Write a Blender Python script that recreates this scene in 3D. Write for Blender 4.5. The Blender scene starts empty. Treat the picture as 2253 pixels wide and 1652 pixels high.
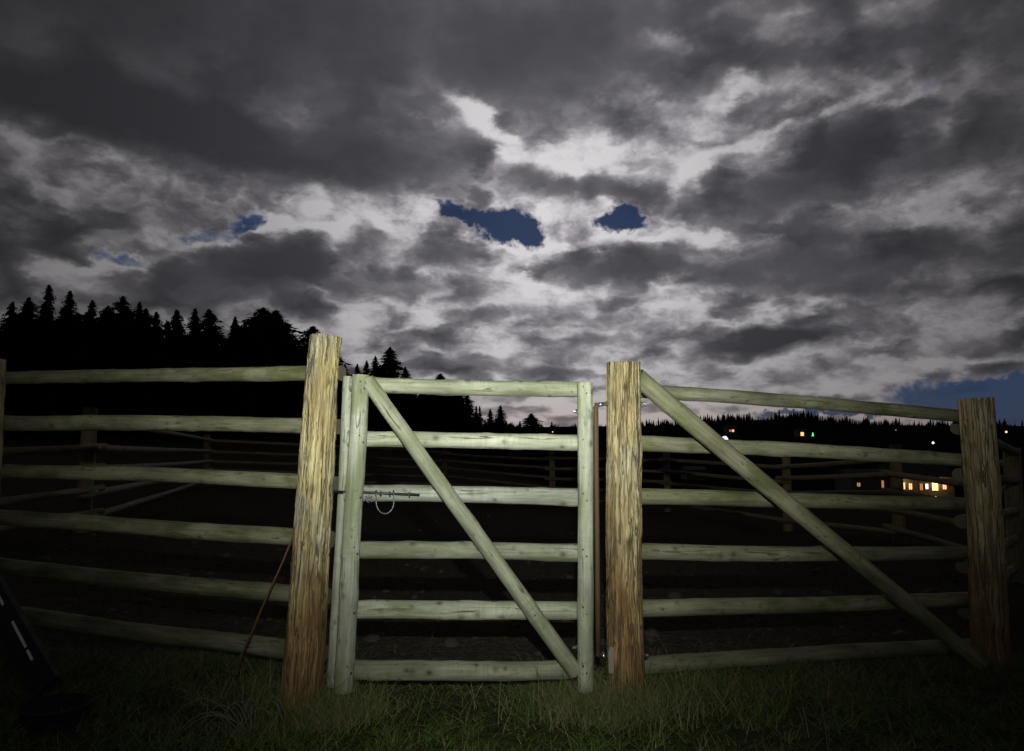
import bpy, math, random
import numpy as np
from mathutils import Vector, Matrix
R = math.radians
SC = bpy.context.scene
COL = SC.collection

# ------------------------------------------------------------------ camera
F = 1467.0                      # focal length in units of a 2253 x 1652 frame
CAMZ = 1.27
PITCH = math.atan((940 - 826) / F)
cd = bpy.data.cameras.new('camera'); cam = bpy.data.objects.new('camera', cd); COL.objects.link(cam)
cd.sensor_width = 36; cd.lens = 36 * F / 2253; cd.clip_start = 0.05; cd.clip_end = 20000
cam.location = (0, 0, CAMZ); cam.rotation_euler = (math.pi / 2 + PITCH, 0, 0)
SC.camera = cam

def ray(px, py):
    u = (px - 1126.5) / F; v = (826 - py) / F
    c, s = math.cos(PITCH), math.sin(PITCH)
    return Vector((u, c - v * s, s + v * c))
def W(px, py, depth):
    """world point that lies at forward distance `depth` in direction of a photo point"""
    d = ray(px, py); return Vector((0, 0, CAMZ)) + d * (depth / d.y)
def azel(px, py):
    d = ray(px, py).normalized(); return math.atan2(d.x, d.y), math.asin(d.z)

# ------------------------------------------------------------------ node helper
class NT:
    def __init__(s, tree): s.t = tree; s.n = tree.nodes; s.l = tree.links
    def __call__(s, typ, *ins, out=0, **kw):
        n = s.n.new(typ)
        for k, v in kw.items():
            if k[0] == '_': s.put(n.inputs[k[1:].replace('_', ' ')], v)
            else: setattr(n, k, v)
        for i, v in enumerate(ins):
            if v is not None: s.put(n.inputs[i], v)
        return n.outputs[out] if len(n.outputs) else n
    def put(s, sock, v):
        if isinstance(v, bpy.types.NodeSocket): s.l.new(v, sock)
        else: sock.default_value = v
    def m(s, op, *ins, clamp=False): return s('ShaderNodeMath', *ins, operation=op, use_clamp=clamp)
    def v(s, op, *ins): return s('ShaderNodeVectorMath', *ins, operation=op)
    def rng(s, x, a, b, c=0.0, d=1.0, kind='SMOOTHSTEP'):
        return s('ShaderNodeMapRange', x, a, b, c, d, interpolation_type=kind)
    def ramp(s, x, stops, interp='LINEAR'):
        n = s.n.new('ShaderNodeValToRGB'); n.color_ramp.interpolation = interp
        e = n.color_ramp.elements
        while len(e) < len(stops): e.new(0.5)
        for k, (p, c) in enumerate(stops):
            e[k].position = p; e[k].color = (*c, 1)
        s.put(n.inputs[0], x); return n.outputs[0]
    def mix(s, f, a, b, blend='MIX'):
        n = s.n.new('ShaderNodeMix'); n.data_type = 'RGBA'; n.blend_type = blend
        s.put(n.inputs[0], f)
        for i, x in ((6, a), (7, b)):
            if isinstance(x, tuple) and len(x) == 3: x = (*x, 1)
            s.put(n.inputs[i], x)
        return n.outputs[2]
    def noise(s, vec, scale, detail=4, rough=0.5, dist=0.0, out=0):
        n = s.n.new('ShaderNodeTexNoise'); n.noise_dimensions = '3D'
        s.put(n.inputs['Vector'], vec); n.inputs['Scale'].default_value = scale
        n.inputs['Detail'].default_value = detail; n.inputs['Roughness'].default_value = rough
        n.inputs['Distortion'].default_value = dist
        return n.outputs[out]

# ------------------------------------------------------------------ world: moonlit broken cloud
world = bpy.data.worlds.new('World'); SC.world = world; world.use_nodes = True
world.cycles.sampling_method = 'MANUAL'; world.cycles.sample_map_resolution = 512
nt = NT(world.node_tree); nt.n.clear()
MOON = azel(1190, 440)
MOON_DIR = Vector((math.sin(MOON[0]) * math.cos(MOON[1]), math.cos(MOON[0]) * math.cos(MOON[1]), math.sin(MOON[1])))

def build_sky():
    d = nt('ShaderNodeTexCoord', out=0)
    sep = nt.n.new('ShaderNodeSeparateXYZ'); nt.l.new(d, sep.inputs[0])
    x, y, z = sep.outputs
    az = nt.m('ARCTAN2', x, y); el = nt.m('ARCSINE', z)
    p0 = nt('ShaderNodeCombineXYZ', az, el, 0.0)
    zz = nt.m('ADD', nt.m('MAXIMUM', z, 0.0), 0.11)
    q = nt('ShaderNodeCombineXYZ', nt.m('DIVIDE', x, zz), nt.m('DIVIDE', y, zz), 0.0)
    # ragged outlines: the cloud masses are displaced by turbulence
    ds = nt.v('MULTIPLY', d, (1, 1, 1.8))
    w1 = nt.v('SUBTRACT', nt.noise(ds, 5.0, 2, 0.5, out=1), (0.5, 0.5, 0.5))
    w2 = nt.v('SUBTRACT', nt.noise(ds, 15.0, 4, 0.55, out=1), (0.5, 0.5, 0.5))
    w3 = nt.v('SUBTRACT', nt.noise(d, 70.0, 4, 0.6, out=1), (0.5, 0.5, 0.5))
    p = nt.v('ADD', p0, nt.v('MULTIPLY', w1, (0.07, 0.045, 0)))
    p = nt.v('ADD', p, nt.v('MULTIPLY', w2, (0.075, 0.05, 0)))
    ph = nt.v('ADD', p0, nt.v('MULTIPLY', w2, (0.05, 0.03, 0)))
    ph = nt.v('ADD', ph, nt.v('MULTIPLY', w3, (0.034, 0.028, 0)))
    p = nt.v('ADD', p, nt.v('MULTIPLY', w3, (0.010, 0.009, 0)))
    def blob(pp, px, py, rx, ry, rot):
        a, e = azel(px, py)
        mp = nt('ShaderNodeMapping', pp, (a, e, 0), (0, 0, R(rot)), (rx / F, ry / F, 1), vector_type='TEXTURE')
        g = nt('ShaderNodeTexGradient', mp, out=1, gradient_type='SPHERICAL')
        return nt('ShaderNodeMapRange', g, 0.0, 0.8, 0.0, 1.0, interpolation_type='SMOOTHSTEP')
    acc = None
    for (px, py, rx, ry, rot, amp) in CLOUDS:
        b = blob(p, px, py, rx, ry, rot)
        acc = nt.m('MULTIPLY', b, amp) if acc is None else nt.m('MULTIPLY_ADD', b, amp, acc)
    # free-running texture of the layer, flattened towards the horizon
    nA = nt.noise(nt.v('MULTIPLY', d, (1, 1, 1.9)), 4.6, 5, 0.5, 0.3)
    # cells: soft dark bellies parted by thin bright seams
    def soft(n, eps):
        a = nt.m('ABSOLUTE', nt.m('SUBTRACT', n, 0.5))
        return nt.m('DIVIDE', nt.m('MULTIPLY', a, a), nt.m('ADD', a, eps))
    zl = nt.m('MULTIPLY', nt.m('LOGARITHM', nt.m('ADD', nt.m('MAXIMUM', z, 0.0), 0.09), math.e), 0.62)
    wc = nt.v('ADD', nt('ShaderNodeCombineXYZ', x, y, zl), nt.v('MULTIPLY', w2, (0.10, 0.10, 0.16)))
    nB = soft(nt.noise(wc, 7.0, 1.5, 0.5, 0.1), 0.09)
    nC = nt.m('MULTIPLY', nt.noise(wc, 12.5, 4.0, 0.5, 0.1), 0.44)
    cell = nt.m('SUBTRACT', nt.m('MULTIPLY_ADD', nC, 1.0, nt.m('MULTIPLY', nB, 1.5)), 0.295)
    n3 = nt.noise(nt.v('MULTIPLY', d, (1, 1, 1.4)), 34.0, 5, 0.6, 0.0)
    base = nt('ShaderNodeMapRange', el, 0.0, 0.40, 0.26, 0.50)
    dn = nt.m('ADD', acc, base)
    wn = nt.rng(dn, 0.92, 0.48, 0.35, 1.0)
    dn = nt.m('MULTIPLY_ADD', nt.m('SUBTRACT', nA, 0.5), nt.m('MULTIPLY', wn, 0.62), dn)
    # gaps of clear night sky, their edges thinned to bright veil
    hacc = None
    for (px, py, rx, ry, rot, amp) in HOLES:
        b = blob(ph, px, py, rx, ry, rot)
        hacc = nt.m('MULTIPLY', b, amp) if hacc is None else nt.m('MULTIPLY_ADD', b, amp, hacc)
    dn = nt.m('MULTIPLY_ADD', nt.m('MINIMUM', hacc, 0.8), -0.30, dn)
    low = nt.rng(el, 0.62, 0.34, 0.34, 1.0)
    low = nt.m('MULTIPLY', low, wn)
    dn = nt.m('MULTIPLY_ADD', cell, nt.m('MULTIPLY', low, 2.5), dn)
    thin = nt.rng(dn, 0.70, 0.15, 0.0, 1.0)
    dn = nt.m('MULTIPLY_ADD', nt.m('SUBTRACT', n3, 0.5), nt.m('MULTIPLY', thin, 0.46), dn)
    # thin cloud lets the moon through, thick cloud is dark
    lum = nt.ramp(dn, [(0.0, (0.62,) * 3), (0.13, (0.50,) * 3), (0.27, (0.30,) * 3), (0.42, (0.155,) * 3),
                       (0.58, (0.075,) * 3), (0.78, (0.028,) * 3), (1.0, (0.0,) * 3)])
    dot = nt.v('DOT_PRODUCT', d, tuple(MOON_DIR)); dot = dot.node.outputs['Value']
    ang = nt.m('ARCCOSINE', dot)
    g0 = nt.m('EXPONENT', nt.m('MULTIPLY', nt.m('POWER', nt.m('DIVIDE', ang, 0.41), 2.0), -1.0))
    glow = nt.m('MULTIPLY_ADD', g0, 0.80, 0.21); floor_ = nt.m('MULTIPLY_ADD', g0, 0.046, 0.020)
    far = nt.rng(ang, 0.55, 1.7, 1.0, 0.42)
    lum = nt.mix(1.0, nt.mix(1.0, lum, nt('ShaderNodeCombineColor', glow, glow, glow), 'MULTIPLY'), nt('ShaderNodeCombineColor', floor_, floor_, floor_), 'ADD')
    tint = nt.ramp(dn, [(0.0, (0.99, 0.96, 0.985)), (0.35, (0.985, 0.925, 1.01)), (1.0, (0.95, 0.95, 1.10))])
    c = nt.mix(1.0, lum, tint, 'MULTIPLY')
    warm = nt.rng(el, 0.07, 0.0, 0.0, 1.0)
    c = nt.mix(warm, c, nt.mix(1.0, c, (1.09, 0.98, 0.91), 'MULTIPLY'))
    c = nt.mix(1.0, c, nt('ShaderNodeCombineColor', far, far, far), 'MULTIPLY')
    hole = nt.rng(nt.m('MULTIPLY_ADD', nt.m('SUBTRACT', n3, 0.5), 0.9, hacc), 0.28, 1.02, 0.0, 1.0)
    sky = nt('ShaderNodeTexSky', sky_type='NISHITA', sun_disc=False, sun_elevation=MOON[1], sun_rotation=MOON[0],
             air_density=1.0, dust_density=0.2, ozone_density=2.0)
    clear = nt.mix(1.0, sky, (0.0075, 0.0090, 0.0125), 'MULTIPLY')
    clear = nt.mix(0.75, clear, (0.020, 0.036, 0.092))
    clear = nt.mix(nt.rng(nB, 0.0, 0.25), clear, nt.mix(1.0, clear, (0.72, 0.72, 0.74), 'MULTIPLY'))
    c = nt.mix(nt.m('MULTIPLY', hole, 1.0), c, clear)
    bg = nt('ShaderNodeBackground', c, 1.0)
    nt('ShaderNodeOutputWorld', bg)

# cloud masses (photo x, y, half width, half height, tilt, density) and gaps
CLOUDS = [
    (1260, 440, 620, 300, 0, -.09), (0, 0, 500, 260, 0, .12), (2253, 0, 300, 200, 0, .08),
    # upper left bank
    (500, 40, 1050, 220, 0, .30), (400, 290, 640, 95, -3, .58), (880, 325, 260, 70, -6, .34), (1040, 335, 130, 45, -30, .12), (1230, 120, 330, 180, 8, .24),
    (545, 245, 190, 42, -5, -.06), (230, 375, 330, 50, -10, -.10), (340, 390, 130, 34, -8, -.10), (130, 470, 280, 60, 5, .12), (665, 435, 100, 40, 25, -.30), (720, 380, 220, 40, -4, .12),
    (860, 410, 220, 42, 0, .14), (480, 455, 200, 36, 4, .10), (60, 60, 160, 90, 0, -.08),
    # long cloud over the wood with its bright upper rim
    (480, 600, 330, 85, 10, .42), (640, 560, 190, 60, 12, .20), (690, 620, 260, 60, 0, .20), (960, 555, 150, 46, -14, .42), (830, 600, 120, 70, 20, -.10), (930, 640, 260, 44, 2, .24),
    (290, 578, 200, 26, 14, -.20), (520, 515, 160, 26, 22, -.30), (690, 490, 170, 26, 4, -.30), (860, 505, 120, 40, -30, -.26), (990, 505, 120, 24, -14, -.26), (1110, 545, 90, 22, -28, -.26),
    (90, 600, 230, 50, 10, -.10), (1150, 600, 90, 40, -40, -.20),
    # bright broken cloud in front of the moon
    (1085, 283, 120, 40, -34, -.60), (1180, 345, 110, 50, -10, -.26), (1300, 330, 170, 50, 10, -.14), (1430, 355, 140, 40, -8, -.24), (1010, 225, 110, 34, -34, -.12), (1200, 400, 60, 40, 0, -.12),
    (1200, 400, 110, 40, -10, .30), (1340, 415, 150, 50, -4, .36), (1470, 440, 110, 50, -24, .30), (1250, 475, 130, 40, 0, -.14), (1530, 370, 60, 120, -16, -.30), (1480, 300, 130, 40, 10, -.18),
    (1280, 540, 260, 24, 6, -.26), (1480, 515, 180, 24, -6, -.22), (1600, 525, 110, 24, -6, -.26), (1550, 450, 50, 80, 0, -.12), (1560, 560, 70, 24, -14, -.20),
    # big dark cloud on the right
    (1830, 380, 330, 110, 18, .20), (1690, 430, 200, 70, 8, .24), (1930, 290, 200, 60, 14, .20), (1810, 245, 230, 18, 15, -.22), (1980, 212, 90, 18, 4, -.18), (1650, 310, 150, 24, 14, -.20), (1580, 345, 90, 30, 20, -.14),
    # broken cloud top right
    (1612, 190, 70, 55, 0, -.36), (1560, 215, 60, 30, 0, -.1), (1490, 92, 120, 30, -22, -.26), (1440, 80, 80, 30, 0, -.1), (1710, 185, 90, 40, 0, -.22), (1700, 40, 170, 60, -20, -.20), (1840, 75, 120, 40, 12, -.14), (1500, 240, 110, 40, 0, -.16),
    (1990, 25, 170, 40, 14, -.20), (1790, 130, 170, 34, 4, .20), (2190, 90, 170, 170, 0, .08), (1650, 120, 120, 40, -10, .12), (1660, 250, 90, 30, 0, .10),
    (2150, 320, 190, 80, 14, .22), (2060, 420, 220, 40, -10, -.10), (2180, 540, 240, 60, -5, .22), (1960, 480, 140, 50, 0, -.08), (2120, 190, 130, 60, 36, -.10), (2000, 540, 150, 40, 10, .1),
    # lower decks
    (1420, 575, 250, 66, 4, .46), (1290, 590, 120, 50, 10, .12), (1770, 590, 260, 100, -4, .36), (1620, 600, 130, 50, 0, .1), (1330, 650, 110, 44, -20, .16), (2060, 620, 240, 50, 8, .10), (1900, 660, 160, 40, 0, .1),
    (1200, 715, 150, 24, 6, .22), (900, 610, 200, 34, 0, .10), (1660, 750, 150, 30, -2, .20), (2100, 700, 260, 40, 0, .02), (1500, 735, 110, 22, 0, .14), (1060, 690, 120, 22, 4, .10),
    (560, 680, 300, 46, 0, .18), (800, 690, 160, 34, 0, .10), (950, 745, 150, 34, 5, -.04), (1190, 655, 200, 36, 3, -.26), (1130, 625, 120, 30, -10, -.12), (1450, 670, 200, 24, 6, -.14),
    (1600, 690, 200, 26, 0, -.10), (770, 725, 90, 40, 0, -.14), (1250, 770, 260, 30, 0, -.06),
    (1450, 890, 480, 70, 0, -.22), (1150, 850, 300, 50, 0, -.06), (150, 690, 300, 50, 0, .12), (2080, 800, 240, 40, 0, .08),
]
HOLES = [
    (1122, 500, 118, 66, -10, 1.4), (1160, 510, 60, 50, 0, .5), (1010, 470, 120, 28, -16, 1.1), (1366, 484, 84, 42, 4, 1.35), (545, 490, 70, 28, 22, .85),
    (455, 522, 95, 24, 8, .70), (265, 570, 95, 22, 4, .72), (1690, 690, 60, 18, 0, .5), (2240, 890, 330, 66, -3, 1.5), (2430, 880, 260, 100, 0, 1.3),
    (1870, 908, 330, 16, 0, .6), (1770, 912, 200, 14, 0, .4), (2025, 195, 70, 22, -30, .45), (1320, 900, 90, 12, 0, .5), (1750, 235, 60, 16, 10, .35),
]
build_sky()

# the moon: behind the cloud straight ahead, so its light is faint and very soft
ml = bpy.data.lights.new('moon_light', 'SUN'); ml.energy = 0.02; ml.angle = R(12); ml.color = (1.0, 0.96, 0.9)
mo = bpy.data.objects.new('moon_light', ml); COL.objects.link(mo)
mo.rotation_euler = MOON_DIR.to_track_quat('Z', 'Y').to_euler(); mo.location = MOON_DIR * 50

# head torch worn by the photographer, a little above the camera
tl = bpy.data.lights.new('head_torch', 'SPOT'); tl.energy = 690; tl.spot_size = R(170); tl.spot_blend = 0.4
tl.shadow_soft_size = 0.018; tl.color = (0.96, 1.0, 0.90)
to = bpy.data.objects.new('head_torch', tl); COL.objects.link(to)
to.location = (0.03, -0.03, 1.64)
to.rotation_euler = (W(1125, 852, 3.3) - to.location).to_track_quat('-Z', 'Y').to_euler()
tl.use_nodes = True; bt = NT(tl.node_tree)          # wide, flat beam of the lens
em = tl.node_tree.nodes['Emission']
bs = bt.n.new('ShaderNodeSeparateXYZ'); bt.l.new(bt('ShaderNodeTexCoord', out=1), bs.inputs[0])
fz = bt.m('ABSOLUTE', bs.outputs[2])
hh_ = bt.m('DIVIDE', bt.m('ARCTAN2', bs.outputs[0], fz), R(30)); vv_ = bt.m('DIVIDE', bt.m('ARCTAN2', bs.outputs[1], fz), R(15.0))
e2 = bt.m('MULTIPLY_ADD', bt.m('MULTIPLY', bt.m('MULTIPLY', hh_, hh_), bt.m('MULTIPLY', vv_, vv_)), 0.9, bt.m('ADD', bt.m('POWER', bt.m('MULTIPLY', hh_, hh_), 1.9), bt.m('POWER', bt.m('MULTIPLY', vv_, vv_), 1.05)))
main = bt.m('EXPONENT', bt.m('MULTIPLY', e2, -1.0))
h3 = bt.m('DIVIDE', hh_, 0.62); v3 = bt.m('DIVIDE', bt.m('ADD', vv_, 0.9), 2.7)   # weaker tall lobe added to brighten the grass
spill = bt.m('EXPONENT', bt.m('MULTIPLY', bt.m('ADD', bt.m('MULTIPLY', h3, h3), bt.m('MULTIPLY', v3, v3)), -1.0))
bt.put(em.inputs['Strength'], bt.m('ADD', bt.m('MULTIPLY_ADD', main, 0.90, 0.012), bt.m('MULTIPLY', spill, 0.20)))

SC.view_settings.view_transform = 'Standard'; SC.view_settings.look = 'None'
SC.view_settings.exposure = 0; SC.view_settings.gamma = 1; SC.view_settings.use_curve_mapping = False
SC.render.engine = 'CYCLES'
SC.cycles.use_denoising = True; SC.cycles.use_adaptive_sampling = True; SC.cycles.adaptive_threshold = 0.01; SC.cycles.adaptive_min_samples = 12
SC.cycles.max_bounces = 6; SC.cycles.transparent_max_bounces = 6

# ------------------------------------------------------------------ numpy noise
rs = np.random.RandomState(7)
_perm = np.concatenate([rs.permutation(256)] * 3)
_grad = rs.normal(size=(256, 3)); _grad /= np.linalg.norm(_grad, axis=1)[:, None]
def pnoise(x, y, z):
    x, y, z = np.broadcast_arrays(np.asarray(x, float), np.asarray(y, float), np.asarray(z, float))
    xi, yi, zi = (np.floor(a).astype(int) for a in (x, y, z))
    xf, yf, zf = x - xi, y - yi, z - zi
    xi &= 255; yi &= 255; zi &= 255
    fd = lambda t: t * t * t * (t * (t * 6 - 15) + 10)
    u, v, w = fd(xf), fd(yf), fd(zf)
    def g(i, j, k):
        h = _perm[_perm[_perm[xi + i] + yi + j] + zi + k] & 255
        gr = _grad[h]
        return gr[..., 0] * (xf - i) + gr[..., 1] * (yf - j) + gr[..., 2] * (zf - k)
    lp = lambda a, b, t: a + t * (b - a)
    return lp(lp(lp(g(0,0,0), g(1,0,0), u), lp(g(0,1,0), g(1,1,0), u), v),
              lp(lp(g(0,0,1), g(1,0,1), u), lp(g(0,1,1), g(1,1,1), u), v), w)
def fbm(x, y, z, o=4):
    s = 0; a = 1.0
    for k in range(o):
        s = s + a * pnoise(x * 2**k + 7.3 * k, y * 2**k, z * 2**k); a *= 0.5
    return s

# ------------------------------------------------------------------ object helpers
def link(o, parent=None):
    COL.objects.link(o)
    if parent is not None: o.parent = parent
    return o
def tag(o, label=None, category=None, group=None, kind=None):
    for k, v in (('label', label), ('category', category), ('group', group), ('kind', kind)):
        if v: o[k] = v
    return o
def thing(name, loc, label, category, group=None):
    o = bpy.data.objects.new(name, None); o.empty_display_size = 0.1; o.location = loc
    return tag(link(o), label, category, group)
def base(o): return o.location.copy() if o is not None and o.type == 'EMPTY' else Vector((0, 0, 0))
def mesh(name, verts, faces, smooth=True):
    me = bpy.data.meshes.new(name)
    me.from_pydata([tuple(v) for v in verts], [], faces)
    me.update()
    if smooth: me.polygons.foreach_set('use_smooth', [True] * len(me.polygons))
    return me
def np_mesh(name, V, Q, smooth=True):
    """fast mesh from an (n,3) array and an (m,k) face index array"""
    me = bpy.data.meshes.new(name); k = Q.shape[1]
    me.vertices.add(len(V)); me.vertices.foreach_set('co', V.astype(np.float32).ravel())
    me.loops.add(Q.size); me.loops.foreach_set('vertex_index', Q.astype(np.int32).ravel())
    me.polygons.add(len(Q)); me.polygons.foreach_set('loop_start', np.arange(0, Q.size, k, dtype=np.int32))
    me.update(calc_edges=True); me.validate()
    if smooth: me.polygons.foreach_set('use_smooth', np.ones(len(me.polygons), bool))
    return me
def world_obj(name, me, mat, parent=None):
    """mesh given in world coordinates; sits under parent without moving"""
    o = bpy.data.objects.new(name, me); me.materials.append(mat)
    link(o, parent); o.location = -base(parent)
    return o

class Geo:
    def __init__(s): s.v = []; s.f = []
    def box(s, c, sx, sy, sz, M=None):
        b = len(s.v)
        for dz in (-1, 1):
            for dy in (-1, 1):
                for dx in (-1, 1):
                    p = Vector((dx * sx / 2, dy * sy / 2, dz * sz / 2))
                    if M is not None: p = M @ p
                    s.v.append(Vector(c) + p)
        for q in ((0,2,3,1), (4,5,7,6), (0,1,5,4), (2,6,7,3), (0,4,6,2), (1,3,7,5)): s.f.append(tuple(b + i for i in q))
        return s
    def tube(s, pts, r, n=10, cap=True):
        pts = [Vector(p) for p in pts]; rr = r if isinstance(r, (list, tuple)) else [r] * len(pts)
        b = len(s.v); up = None
        for i, p in enumerate(pts):
            t = (pts[min(i + 1, len(pts) - 1)] - pts[max(i - 1, 0)]).normalized()
            if up is None: up = t.orthogonal().normalized()
            up = (up - t * up.dot(t)).normalized(); sd = t.cross(up)
            for k in range(n):
                a = 2 * math.pi * k / n; s.v.append(p + (up * math.cos(a) + sd * math.sin(a)) * rr[i])
        for i in range(len(pts) - 1):
            for k in range(n):
                k2 = (k + 1) % n; s.f.append((b + i*n + k, b + i*n + k2, b + (i+1)*n + k2, b + (i+1)*n + k))
        if cap:
            s.f.append(tuple(b + k for k in reversed(range(n)))); e = b + (len(pts) - 1) * n
            s.f.append(tuple(e + k for k in range(n)))
        return s
    def obj(s, name, mat, parent=None, smooth=True, **kw):
        o = world_obj(name, mesh(name, s.v, s.f, smooth), mat, parent)
        return tag(o, **kw)
def child_of(part, name, me, mat):
    """sub-part of a world_obj part (part's own offset is already applied)"""
    o = bpy.data.objects.new(name, me); me.materials.append(mat); link(o, part); return o

# ------------------------------------------------------------------ materials
def newmat(name):
    m = bpy.data.materials.new(name); m.use_nodes = True
    t = NT(m.node_tree); b = m.node_tree.nodes['Principled BSDF']
    return m, t, b
def plain(name, col, rough=0.6, metal=0.0, var=0.25, scale=30, bump=0.0):
    m, t, b = newmat(name)
    co = t('ShaderNodeTexCoord', out=3)
    n = t.noise(co, scale, 5, 0.6)
    t.put(b.inputs['Base Color'], t.mix(n, tuple(c * (1 - var) for c in col), tuple(min(1, c * (1 + var)) for c in col)))
    t.put(b.inputs['Roughness'], t.rng(n, 0.3, 0.7, max(0, rough - .12), min(1, rough + .12)))
    b.inputs['Metallic'].default_value = metal
    if bump:
        bn = t('ShaderNodeBump', _Strength=bump, _Distance=0.003, _Height=n); t.put(b.inputs['Normal'], bn)
    return m

def wood(name, dark, mid, light, algae, algae_amt, stain=None, fibre=1.0, chatter=0.0, crack_shade=0.0, crack_shade_col=(0.06, 0.038, 0.018)):
    m, t, b = newmat(name)
    co = t('ShaderNodeTexCoord', out=3)
    rnd = t('ShaderNodeObjectInfo', out=5)
    off = t('ShaderNodeCombineXYZ', t.m('MULTIPLY', rnd, 31.0), t.m('MULTIPLY', rnd, 17.0), t.m('MULTIPLY', rnd, 53.0))
    p = t.v('ADD', co, off)
    warp = t.v('SUBTRACT', t.noise(t.v('MULTIPLY', p, (16, 16, 4.5)), 1.0, 3, 0.5, out=1), (0.5, 0.5, 0.5))
    k = 0.036 if crack_shade else 0.02
    pw = t.v('ADD', p, t.v('MULTIPLY', warp, (k, k, k)))
    f1 = t.noise(t.v('MULTIPLY', pw, (70, 70, 3.0)), 1.0, 5, 0.62)
    f2 = t.noise(t.v('MULTIPLY', pw, (240, 240, 7.0)), 1.0, 3, 0.6)
    big = t.noise(t.v('MULTIPLY', p, (9, 9, 3.2)), 1.0, 4, 0.55)
    ch = t.noise(t.v('MULTIPLY', p, (5, 5, 75)), 1.0, 3, 0.5)
    g = t.m('MULTIPLY_ADD', t.m('SUBTRACT', f2, 0.5), 0.55 * fibre, t.m('MULTIPLY_ADD', t.m('SUBTRACT', f1, 0.5), 1.25 * fibre, 0.5))
    g = t.m('MULTIPLY_ADD', t.m('SUBTRACT', ch, 0.5), t.rng(big, .44, .62, 0.0, chatter * 1.2), g)
    g = t.m('MULTIPLY_ADD', t.m('SUBTRACT', big, 0.5), 1.15, g)
    c = t.ramp(g, [(0.08, dark), (0.48, mid), (0.92, light)])
    al = t.rng(t.noise(t.v('MULTIPLY', t.v('ADD', p, (3, 5, 7)), (8, 8, 3.2)), 1.0, 4, 0.6), 0.44, 0.70, 0.0, algae_amt)
    c = t.mix(al, c, t.mix(1.0, t.mix(g, (.55, .55, .55), (1.45, 1.45, 1.45)), algae, 'MULTIPLY'))
    tone = t.rng(rnd, 0, 1, 0.82, 1.14, 'LINEAR')
    c = t.mix(1.0, c, t('ShaderNodeCombineColor', tone, tone, t.m('MULTIPLY', tone, t.rng(t.noise(off, 3.1, 0), .3, .7, .90, 1.08, 'LINEAR'))), 'MULTIPLY')
    if stain:   # damp reddish foot of a buried post, local z is height above ground
        sz = t.n.new('ShaderNodeSeparateXYZ'); t.l.new(co, sz.inputs[0])
        hh = t.m('MULTIPLY_ADD', t.m('SUBTRACT', big, 0.5), 1.3, sz.outputs[2])
        c = t.mix(t.rng(hh, 1.05, 0.25, 0.0, 0.85), c, t.ramp(g, [(0.1, tuple(x * .4 for x in stain)), (0.5, stain), (0.9, tuple(x * 1.6 for x in stain))]))
    hgt = t.m('MULTIPLY_ADD', f2, 0.5, f1)
    if crack_shade:   # long wavy drying cracks, painted dark to stand in for groove shade
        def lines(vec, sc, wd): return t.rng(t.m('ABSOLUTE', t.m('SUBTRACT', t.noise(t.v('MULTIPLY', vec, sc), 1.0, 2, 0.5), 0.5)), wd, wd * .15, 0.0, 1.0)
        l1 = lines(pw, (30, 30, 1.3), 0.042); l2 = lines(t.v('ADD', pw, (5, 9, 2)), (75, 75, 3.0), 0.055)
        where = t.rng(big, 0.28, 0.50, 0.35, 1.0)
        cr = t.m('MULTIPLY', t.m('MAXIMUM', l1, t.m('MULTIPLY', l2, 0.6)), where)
        c = t.mix(t.m('MULTIPLY', cr, crack_shade, clamp=True), c, crack_shade_col)
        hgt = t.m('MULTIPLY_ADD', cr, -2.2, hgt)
    else:
        cr = t.rng(t.m('ABSOLUTE', t.m('SUBTRACT', t.noise(t.v('MULTIPLY', pw, (20, 20, .9)), 1.0, 2, 0.5), 0.5)), 0.014, 0.004, 0.0, .8)
        cr = t.m('MULTIPLY', cr, t.rng(big, .45, .6))
        c = t.mix(cr, c, crack_shade_col)
        # small scuffs and stains
        sp = t.rng(t.noise(t.v('MULTIPLY', p, (38, 38, 22)), 1.0, 4, 0.62), 0.60, 0.72, 0.0, 0.7)
        c = t.mix(sp, c, tuple(x * .8 for x in dark))
    kn = t('ShaderNodeAttribute', attribute_name='knot', out=2)
    c = t.mix(t.m('MULTIPLY', kn, 0.95, clamp=True), c, (0.045, 0.035, 0.022))
    t.put(b.inputs['Base Color'], c)
    b.inputs['Roughness'].default_value = 0.78
    b.inputs['Specular IOR Level'].default_value = 0.3
    t.put(b.inputs['Normal'], t('ShaderNodeBump', _Strength=0.7 if crack_shade else 0.45, _Distance=0.004 if crack_shade else 0.003, _Height=hgt))
    return m

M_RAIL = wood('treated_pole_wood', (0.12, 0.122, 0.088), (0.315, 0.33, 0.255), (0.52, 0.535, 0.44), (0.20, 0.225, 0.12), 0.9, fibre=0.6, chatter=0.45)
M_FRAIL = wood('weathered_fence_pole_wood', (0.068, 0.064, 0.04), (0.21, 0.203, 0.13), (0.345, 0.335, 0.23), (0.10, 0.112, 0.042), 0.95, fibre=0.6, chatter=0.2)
M_POST = wood('split_cedar_post_wood', (0.20, 0.145, 0.07), (0.42, 0.345, 0.18), (0.60, 0.54, 0.335), (0.33, 0.32, 0.25), 0.95, stain=(0.28, 0.15, 0.055), fibre=0.95, crack_shade=0.92, crack_shade_col=(0.085, 0.055, 0.025))
M_BRIGHTPOST = wood('brightened_post_wood', (0.20, 0.145, 0.07), (0.52, 0.39, 0.205), (0.70, 0.58, 0.36), (0.42, 0.40, 0.29), 0.8, stain=(0.28, 0.15, 0.055), fibre=0.95, crack_shade=0.92, crack_shade_col=(0.085, 0.055, 0.025))  # post wood lightened in colour to make up for the weak torch beam
M_BACK = wood('old_brown_fence_wood', (0.08, 0.055, 0.033), (0.20, 0.145, 0.085), (0.30, 0.225, 0.135), (0.15, 0.135, 0.07), 0.8)
M_END = plain('cut_log_end_wood', (0.10, 0.098, 0.065), 0.85, 0, 0.4, 40)
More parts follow.
